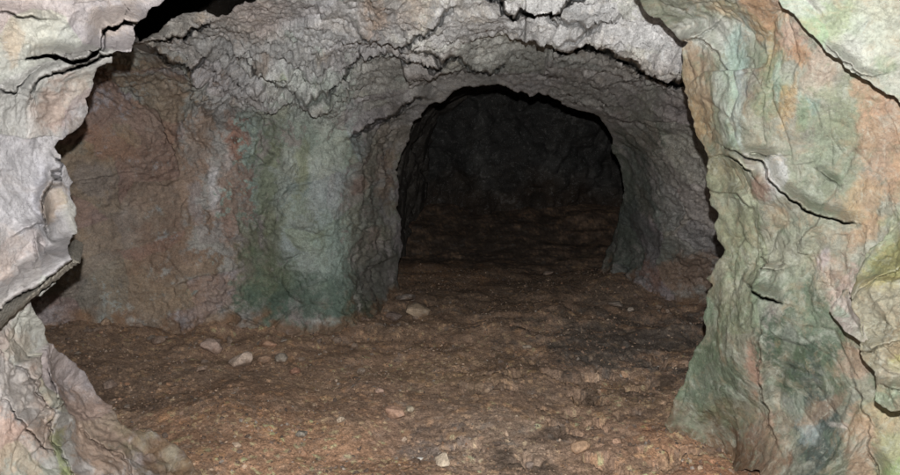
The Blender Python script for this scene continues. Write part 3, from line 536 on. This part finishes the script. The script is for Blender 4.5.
# ================================================================== FLOOR
FU = np.concatenate([np.arange(-240, -12, 4), np.arange(-12, 912, 1.15), np.arange(912, 1140, 4)])
FV = np.concatenate([np.arange(214, 240, .6), np.arange(240, 300, .75), np.arange(300, 490, 1.0), np.arange(490, 640, 3.0)])
U, V = np.meshgrid(FU, FV)
P0 = ground_pt(U, V)
def floor_height(P, detail=True):
    x, y = P[..., 0], P[..., 1]
    X = np.stack([x, y, np.zeros_like(x)], -1)
    h = .05 * fbm(X, .8, 4, .5, 12.0)
    h = h + .10 * sm(-x, 1.2, 3.0) * sm(y, 3.2, 4.6)                       # rises towards the recess
    h = h + .10 * sm(x, 1.1, 1.9) * (1 - sm(y, 3.1, 3.9))                 # mound at the foot of the right wall
    h = h + .05 * fbm(X, 3.0, 3, .5, 44.0) * sm(y, 4.0, 4.8) * (1 - sm(y, 5.6, 6.2)) + .03 * fbm(X, 2.2, 2, .5, 54.0)
    h = h + .03 * np.exp(-((x + .55) / .5) ** 2 - ((y - 5.9) / .6) ** 2)
    h = h + .08 * np.exp(-((x - 1.9) / .7) ** 2 - ((y - 6.3) / .5) ** 2)
    h = h + .38 * sm(y, 7.6, 10.3)                                        # the floor climbs on rubble towards the end
    h = h + .05 * np.exp(-np.clip(np.hypot(x - .98, y - 3.25) - .18, 0, 9) / .16)
    if not detail: return h
    def domes(f, off, k):
        _, r, d = facets(X + .02 * np.stack([fbm(X, 9, 2, .5, 1.0), fbm(X, 9, 2, .5, 8.0), 0 * x], -1), f, 0, 0, off, .5)
        return np.clip(.62 - d, 0, 1) * (r ** 2) * k / f, r, d
    g = sm(fbm(X, 1.6, 3, .5, 30.0), -.35, .25)                            # stony and bare patches
    g2_ = sm(fbm(X, 1.1, 4, .6, 33.0), .05, .35)
    d1, r1, _ = domes(9, 2.2, .9); d2, r2, _ = domes(22, 5.2, 1.2); d3, r3, dd = domes(48, 7.7, 1.1)
    t1, _, _ = facets(X, 14, .18, .30, 3.3)
    h = h + (d1 * .22 + t1 * .06) * g2_ + d2 * .2 * (.1 + .9 * g2_) + d3 * (.05 + .25 * g) + .005 * fbm(X, 24, 5, .8, 9.0) + .002 * ridged(X, 4.0, 4, 2.0)
    # small pits
    pit = sm(fbm(X, 5.0, 4, .6, 90.0), .28, .45) * sm(x, -.2, .4) * (1 - sm(y, 3.9, 4.6))
    h = h - .05 * pit
    return h, r1, r2, r3
Z, r1, r2, r3 = floor_height(P0)
Pf = P0.copy(); Pf[..., 2] = Z
floor_patches = [
    (150, 370, 130, 40, 0, (108, 88, 72), .7), (330, 350, 130, 22, 0, (118, 92, 72), .6), (120, 400, 60, 20, 20, (92, 74, 60), .6), (300, 450, 150, 40, 0, (140, 104, 76), .7), (250, 400, 60, 20, 0, (112, 86, 66), .5), (370, 400, 30, 14, 0, (96, 76, 62), .6),
    (420, 430, 40, 20, 0, (116, 96, 82), .5), (560, 380, 120, 24, 0, (112, 92, 76), .6), (520, 440, 80, 34, 0, (118, 102, 88), .6), (640, 400, 50, 18, 0, (122, 98, 74), .7), (600, 440, 60, 30, 0, (128, 100, 80), .5), (720, 440, 90, 16, 0, (140, 104, 76), .9), (720, 428, 60, 5, 0, (124, 80, 54), .7), (720, 465, 90, 8, 0, (150, 118, 86), .6),
    (730, 480, 90, 14, 0, (156, 110, 78), .7), (640, 340, 110, 28, 0, (70, 66, 62), .85), (620, 300, 60, 9, 5, (84, 74, 66), .7), (690, 292, 50, 8, 8, (124, 98, 76), .8), (480, 290, 130, 34, 0, (84, 70, 57), .8, 1.6), (500, 245, 120, 25, 0, (56, 48, 42), .9, 1.6), (440, 275, 60, 12, 0, (106, 80, 58), .6),  # dark tunnel floor: the fading of the flash put into the colour
    (470, 375, 60, 14, 0, (120, 98, 72), .5), (560, 435, 25, 14, 10, (66, 55, 46), .75), (600, 400, 14, 7, 20, (62, 52, 44), .75), (500, 455, 14, 14, 0, (66, 56, 48), .7), (535, 462, 22, 8, 0, (64, 54, 46), .7), (660, 385, 30, 7, 0, (58, 50, 44), .7), (640, 410, 20, 6, -10, (70, 58, 50), .6), (270, 335, 60, 6, 0, (130, 104, 84), .6), (430, 440, 24, 10, 0, (104, 96, 92), .6)]  # dark front patches put the shade of pits, and damp soil, into the colour
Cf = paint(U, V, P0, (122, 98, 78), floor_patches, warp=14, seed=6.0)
g_ = Cf.mean(-1, keepdims=True); Cf = g_ + (Cf - g_) * 1.06
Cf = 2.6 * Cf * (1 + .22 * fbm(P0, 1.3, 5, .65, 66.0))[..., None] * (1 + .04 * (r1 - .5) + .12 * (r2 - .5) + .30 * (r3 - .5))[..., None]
warm = (r2 > .93)[..., None]; Cf = np.where(warm, Cf * np.array([1.3, 1.22, 1.1]), Cf)
warm = (r3 > .9)[..., None]; Cf = np.where(warm, Cf * np.array([1.45, 1.4, 1.3]), Cf)
fsh = dict(P=Pf, C=np.clip(Cf, .01, .7), keep=np.ones((U.shape[0] - 1, U.shape[1] - 1), bool), shape=U.shape)
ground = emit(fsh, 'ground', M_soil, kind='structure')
fz = Pf[..., 2]
def floor_at(u, v):
    """floor point seen at survey direction (u, v), on the displaced ground"""
    j = int(np.clip(np.searchsorted(FU, u), 0, len(FU) - 1)); i = int(np.clip(np.searchsorted(FV, v), 0, len(FV) - 1))
    return Pf[i, j]

# rear ground behind and beside the survey area, and rough rock all round it so that the cave is closed
def rear_rock():
    nx, na = 90, 72
    ys = np.linspace(-6, 12.5, nx); V = []
    for y in ys:
        hw = 1.5 + 3.6 * float(sm(y, 1.2, 3.6)) * (1 - .35 * float(sm(y, 7.5, 11.5))); cx = 0.3 * float(sm(y, 4, 9))
        hh = 1.35 + 1.4 * float(sm(y, .8, 2.2))
        if y > 12.2 or y < -5.8: hw *= .02; hh *= .02
        for k in range(na):
            a = 2 * math.pi * k / na
            V.append([cx + hw * math.copysign(abs(math.cos(a)) ** .7, math.cos(a)), y, 1.0 + hh * math.copysign(abs(math.sin(a)) ** .8, math.sin(a))])
    V = np.array(V); d = .14 * fbm(V, 1.1, 4, .55, 4.0) + facets(V, 2.0, .3, .2, 3.0)[0]
    V = V + (V - np.array([0, 0, 1.0])) * np.array([1, 0, 1]) * (d * .35)[:, None]
    F = []
    for i in range(nx - 1):
        for k in range(na): F.append([i * na + k, i * na + (k + 1) % na, (i + 1) * na + (k + 1) % na, (i + 1) * na + k])
    C = np.empty((len(V), 3)); C[:] = lin((96, 88, 80))
    return make_mesh('outer_rock', V, np.array(F), C)
obj('outer_rock', rear_rock(), M_grey, kind='structure')
gx_, gy_ = np.meshgrid(np.linspace(-5, 5, 110), np.linspace(-6, 12, 180)); gp = np.stack([gx_, gy_, 0 * gx_], -1)
gp[..., 2] = floor_height(gp, False) - .07 + .02 * fbm(gp, 7, 3, .5, 3.0)
gc = np.empty(gx_.shape + (3,)); gc[:] = lin((110, 88, 70))
emit(dict(P=gp, C=gc, keep=np.ones((179, 109), bool), shape=gx_.shape), 'ground_beyond', M_soil, kind='structure')

# ================================================================== TUNNEL: widening chamber behind the arch
def tunnel():
    nl, na = 260, 300
    t = np.linspace(0, 1, nl)[:, None]; a = np.linspace(-.08, math.pi + .08, na)[None, :]
    y = 5.5 + 5.2 * t + 0 * a
    xl = -.80 + .42 * t; xr = 2.35 + 1.1 * t; top = 2.0 + .12 * t
    cx = (xl + xr) / 2; hw = (xr - xl) / 2
    x = cx + hw * np.sign(np.cos(a)) * np.abs(np.cos(a)) ** .6; z = top * np.sign(np.sin(a)) * np.abs(np.sin(a)) ** .62 + 0 * t - .02
    P = np.stack([x + 0 * y, y, z + 0 * y], -1)
    c = np.stack([cx + 0 * y, y, .9 + 0 * y], -1); n = c - P; n /= np.linalg.norm(n, axis=-1, keepdims=True)
    # the end closes with a face of broken rock
    d = .12 * fbm(P, .9, 4, .5, 8.0) + facets(P, 2.2, .25, .2, 1.0)[0] + facets(P, 6.5, .3, .3, 2.0)[0] + .02 * ridged(P, 5, 3)
    P = P + n * np.clip(d, -.2, .12)[..., None]
    C = np.empty(P.shape[:2] + (3,)); C[:] = lin((76, 72, 67)); C *= (1 + .4 * fbm(P, 2.0, 4, .6, 3.0))[..., None]
    return dict(P=P, C=np.clip(C, .01, .5), keep=np.ones((nl - 1, na - 1), bool), shape=P.shape[:2])
emit(tunnel(), 'tunnel_wall', M_grey, kind='structure')
ex, ez = np.meshgrid(np.linspace(-1.9, 3.9, 330), np.linspace(-.3, 2.7, 180))
ep = np.stack([ex, 10.1 - .25 * np.cos((ex - .8) * .9) + .5 * sm(ez, 1.2, 2.6) * -1, ez], -1)
dd = .22 * fbm(ep, .9, 4, .5, 18.0) + facets(ep, 1.8, .35, .25, 1.4)[0] + facets(ep, 5.5, .35, .3, 2.4)[0] + .03 * ridged(ep, 4, 3, 5.0)
ep[..., 1] -= dd
ec = np.empty(ex.shape + (3,)); ec[:] = lin((64, 64, 63))
pale = sm(fbm(ep * np.array([1.4, 1, .7]), 1.3, 4, .6, 50.0), .1, .5)[..., None]; ec = ec * (1 - pale) + lin((88, 88, 86)) * pale
low = sm(.95 - ez + .35 * fbm(ep, 1.6, 4), 0, .6)[..., None]; ec = ec * (1 - low) + lin((70, 60, 52)) * low
emit(dict(P=ep, C=ec, keep=np.ones((179, 329), bool), shape=ex.shape), 'end_wall', M_grey, kind='structure')

# ================================================================== STONES
def ico(sub):
    import bmesh
    bm = bmesh.new(); bmesh.ops.create_icosphere(bm, subdivisions=sub, radius=1.0); bm.verts.ensure_lookup_table()
    V = np.array([v.co[:] for v in bm.verts]); F = np.array([[v.index for v in f.verts] for f in bm.faces]); bm.free(); return V, F
IV4, IF4 = ico(4); IV1, IF1 = ico(1); IV2, IF2 = ico(2)
def stone_mesh(size, color, seed, round_=.5):
    r = np.random.default_rng(seed); V = IV4.copy()
    k = 22; n = r.normal(size=(k, 3)); n /= np.linalg.norm(n, axis=1)[:, None]; off = r.uniform(.5, .9, k)
    for i in range(k):                                # cut by random planes: broken faces
        dd = V @ n[i] - off[i]; V = V - np.clip(dd, 0, None)[:, None] * n[i] * (1 - max(0, round_ - .3) * .5)
    V = V * (1 + .06 * fbm(V, 1.3, 3, .5, seed)[:, None] + .035 * fbm(V, 6, 3, .6, seed * 1.3)[:, None])
    V = V * np.array(size) / 2
    C = np.empty((len(V), 3)); C[:] = lin(color); C = 1.45 * (C.mean() + (C - C.mean()) * .55); C *= (1 + .3 * fbm(V / max(size), 4, 3, .6, seed)[:, None])
    dirt = sm(-V[:, 2] / size[2] + .4 * fbm(V / max(size), 3, 3, .6, seed + 5), -.1, .3)[:, None] * .6; C = C * (1 - dirt) + lin((104, 80, 62)) * dirt
    return make_mesh('stone', V, IF4, np.clip(C, .01, .7))
stones = [  # u, v(base centre), width px, height px, colour, label
    (208, 353, 24, 17, (172, 138, 118), 'largest rounded pinkish stone resting on soil at the foot of the brown recess wall'),
    (239, 368, 25, 17, (176, 148, 124), 'pale tan blocky stone in front of the green stained wall, right of the pinkish one'),
    (265, 349, 20, 8, (176, 122, 78), 'flat orange stone lying just below the green wall foot'),
    (262, 363, 15, 10, (158, 116, 78), 'small orange brown stone tucked beside the pale tan block'),
    (279, 363, 13, 9, (132, 118, 100), 'dull grey stone in the small cluster below the green wall'),
    (156, 347, 15, 10, (150, 118, 94), 'light brown stone on the soil near the middle of the recess wall'),
    (105, 338, 11, 10, (152, 118, 82), 'yellow brown stone pressed against the dark base of the recess wall'),
    (418, 318, 28, 13, (158, 130, 94), 'broad flat yellowish boulder beside the left side of the tunnel mouth'),
    (404, 307, 24, 8, (120, 104, 92), 'dark flat slab lying right behind the yellowish boulder'),
    (392, 318, 17, 11, (112, 90, 78), 'reddish dark stone between green wall corner and yellowish boulder'),
    (394, 418, 20, 15, (168, 120, 84), 'smooth round orange brown stone half sunk in the middle of the floor'),
    (339, 424, 10, 8, (180, 156, 122), 'small cream stone alone on the bare brown soil left of centre'),
    (443, 463, 19, 12, (186, 162, 128), 'cream coloured stone at the front of the floor, below the middle'),
    (583, 452, 21, 15, (176, 130, 80), 'ochre stone among dark pits at the front right of the floor'),
    (618, 445, 11, 7, (176, 126, 84), 'small orange stone right of the ochre one at the front of the floor'),
    (293, 373, 12, 8, (164, 104, 66), 'rusty orange stone on the floor below the green wall'),
    (617, 310, 17, 6, (146, 128, 110), 'pale flat stone at the dark foot of the far right passage wall'),
    (631, 311, 7, 5, (156, 138, 118), 'tiny pale stone touching the flat stone by the passage wall'),
    (677, 432, 13, 9, (150, 92, 62), 'red earthy clod left of the foot of the green right wall'),
    (756, 430, 16, 8, (152, 96, 68), 'reddish crumbly clod under the middle of the green right wall'),
    (548, 275, 12, 5, (134, 110, 90), 'small flat stone deep inside the tunnel floor'),
    (106, 388, 16, 10, (122, 96, 78), 'brown stone lying by the edge of the pale left wall'),
    (404, 433, 8, 6, (182, 150, 116), 'small pinkish stone just right of the round sunken stone'),
    (410, 412, 9, 6, (158, 140, 108), 'small greyish yellow stone behind and right of the sunken stone'),
    (379, 395, 10, 7, (156, 118, 92), 'tan stone above and left of the round sunken stone'),
    (300, 438, 13, 8, (120, 112, 98), 'grey green stone in reddish soil at the left front'),
    (200, 375, 11, 6, (140, 110, 86), 'flat brown stone in front of the largest pinkish stone'),
    (419, 452, 8, 4, (190, 180, 166), 'whitish sliver of stone left of the cream front stone'),
    (236, 453, 10, 6, (170, 140, 106), 'light tan stone near the front left of the floor'),
    (527, 352, 9, 5, (140, 122, 98), 'small dull stone in the centre of the floor before the tunnel'),
    (360, 372, 10, 6, (142, 120, 98), 'low grey brown stone in front of the green wall corner'),
    (530, 455, 12, 8, (130, 108, 92), 'brown stone between dark pits at the front of the floor'),
]
for k, (u, v, wpx, hpx, col, label) in enumerate(stones):
    p = floor_at(u, v); d = float((p - CAM) @ FWD)
    wd = wpx / FPX * d * 1.22; hz = hpx / FPX * d * 1.15; dp = wd * random.uniform(.75, 1.0)
    o = obj('loose_stone', stone_mesh((wd, dp, hz), col, 20 + k, .6 if 'round' in label else .3), M_stone, label=label, category='stone', group='loose stones on the cave floor')
    o.location = (p[0], p[1] + dp * .35, p[2] + hz * .36); o.rotation_euler = (random.uniform(-.12, .12), random.uniform(-.12, .12), random.uniform(0, .9) if wpx < 12 else random.uniform(-.25, .25))

# smaller rubble banked along the foot of the walls: alike pieces, one group
rub = [stone_mesh((1, r_, .62), c_, 300 + k, .1) for k, (r_, c_) in enumerate([(.8, (140, 112, 88)), (.65, (122, 98, 80)), (.9, (130, 112, 94)), (.7, (150, 122, 96)), (.75, (112, 90, 74)), (.85, (136, 104, 80))])]
foot_line = [(70, 338, 14), (110, 338, 20), (160, 334, 24), (205, 338, 20), (250, 338, 18), (300, 336, 18), (350, 334, 14), (385, 320, 14), (398, 300, 10), (640, 296, 12), (680, 304, 14), (690, 400, 14), (676, 425, 8), (720, 432, 10), (110, 400, 12), (150, 425, 8)]
for k in range(84):
    fu, fv, sp = foot_line[k % len(foot_line)]
    u = fu + random.uniform(-26, 26); v = fv + abs(random.gauss(0, 1)) * sp * .7 + 2
    p = floor_at(u, v); d = float((p - CAM) @ FWD); sz = random.choice((5, 6, 6, 7, 8, 9, 11)) / FPX * d
    where = ('at the far left base of the recess wall', 'at the foot of the brown recess wall', 'at the foot of the brown recess wall', 'before the pinkish end of the recess wall',
             'below the green stained wall', 'below the green stained wall', 'under the corner of the green wall', 'beside the left side of the tunnel mouth', 'just inside the tunnel mouth',
             'at the foot of the far right passage wall', 'at the foot of the far right passage wall', 'in shadowed dirt left of the right wall', 'at the tip of the right wall foot',
             'in orange soil under the right wall', 'by the edge of the pale left wall', 'in front of the pale left wall foot')[k % len(foot_line)]
    tone = ('tan', 'dull brown', 'grey brown', 'light tan', 'dark brown', 'reddish brown')[k % 6]; big_ = 'small' if sz * FPX / d > 7.5 else 'tiny'
    o = obj('rubble_stone', rub[k % 6], M_stone, label='%s %s rubble stone %s' % (big_, tone, where), category='stone', group='rubble along the foot of the walls')
    o.location = (p[0], p[1], p[2] + sz * .12); o.scale = (sz, sz, sz); o.rotation_euler = (random.uniform(-.3, .3), random.uniform(-.3, .3), random.uniform(0, 6.28))

# gravel and crumbs: far too many to count
def gravel(n=20000):
    kinds = []
    for s in range(12):
        r = np.random.default_rng(200 + s); V = IV1.copy(); nn = r.normal(size=(5, 3)); nn /= np.linalg.norm(nn, axis=1)[:, None]
        for q in nn: V = V - np.clip(V @ q - r.uniform(.35, .8), 0, None)[:, None] * q
        kinds.append(V * r.uniform(.75, 1.15, (1, 3)))
    y = 2.7 + 4.4 * rng.random(n * 4) ** 1.15; x = rng.uniform(-3.4, 2.6, n * 4); q = np.stack([x, y, 0 * x], -1)
    dens = sm(fbm(q, 1.6, 3, .5, 30.0), -.5, .3) * .8 + .2; keep = (rng.random(n * 4) < dens) & (np.abs(x - .1) < y * .62 + .3)
    q = q[keep][:n]; n = len(q)
    q[:, 2] = floor_height(q)[0]
    size = np.clip(rng.lognormal(-5.25, .5, n), .003, .028)
    VV = np.empty((n, 42, 3)) if len(IV1) == 42 else np.empty((n, len(IV1), 3))
    ang = rng.uniform(0, 6.28, n); ca, sa = np.cos(ang), np.sin(ang); kd = rng.integers(0, 12, n)
    base = np.array(kinds)[kd] * (size[:, None, None] * rng.uniform(.6, 1.3, (n, 1, 3)) * np.array([1, 1, .7]))
    tl = rng.normal(0, .3, n); base[..., 2] += base[..., 0] * tl[:, None]
    VV[..., 0] = base[..., 0] * ca[:, None] - base[..., 1] * sa[:, None]; VV[..., 1] = base[..., 0] * sa[:, None] + base[..., 1] * ca[:, None]; VV[..., 2] = base[..., 2]
    VV += q[:, None, :]; VV[..., 2] += (size * .15)[:, None]
    F = (IF1[None] + (np.arange(n) * len(IV1))[:, None, None]).reshape(-1, 3)
    pal = np.array([lin(c) for c in [(128, 100, 78), (110, 86, 68), (146, 116, 90), (168, 140, 112), (96, 78, 66), (150, 108, 74), (134, 122, 110), (86, 70, 60), (120, 92, 70), (160, 140, 116)]])
    pal = pal.mean(1, keepdims=True) + (pal - pal.mean(1, keepdims=True)) * .7; c = pal[rng.choice(10, n, p=[.18, .18, .12, .08, .14, .07, .07, .08, .06, .02])] * rng.uniform(.8, 1.3, (n, 1)) * 1.2 * (1 - .35 * sm(q[:, 1], 4.5, 7.5))[:, None]  # darkened with distance in the colour, to dim flash glints on far gravel
    C = np.repeat(c, len(IV1), 0)
    return make_mesh('gravel', VV.reshape(-1, 3), F, C, smooth=False)
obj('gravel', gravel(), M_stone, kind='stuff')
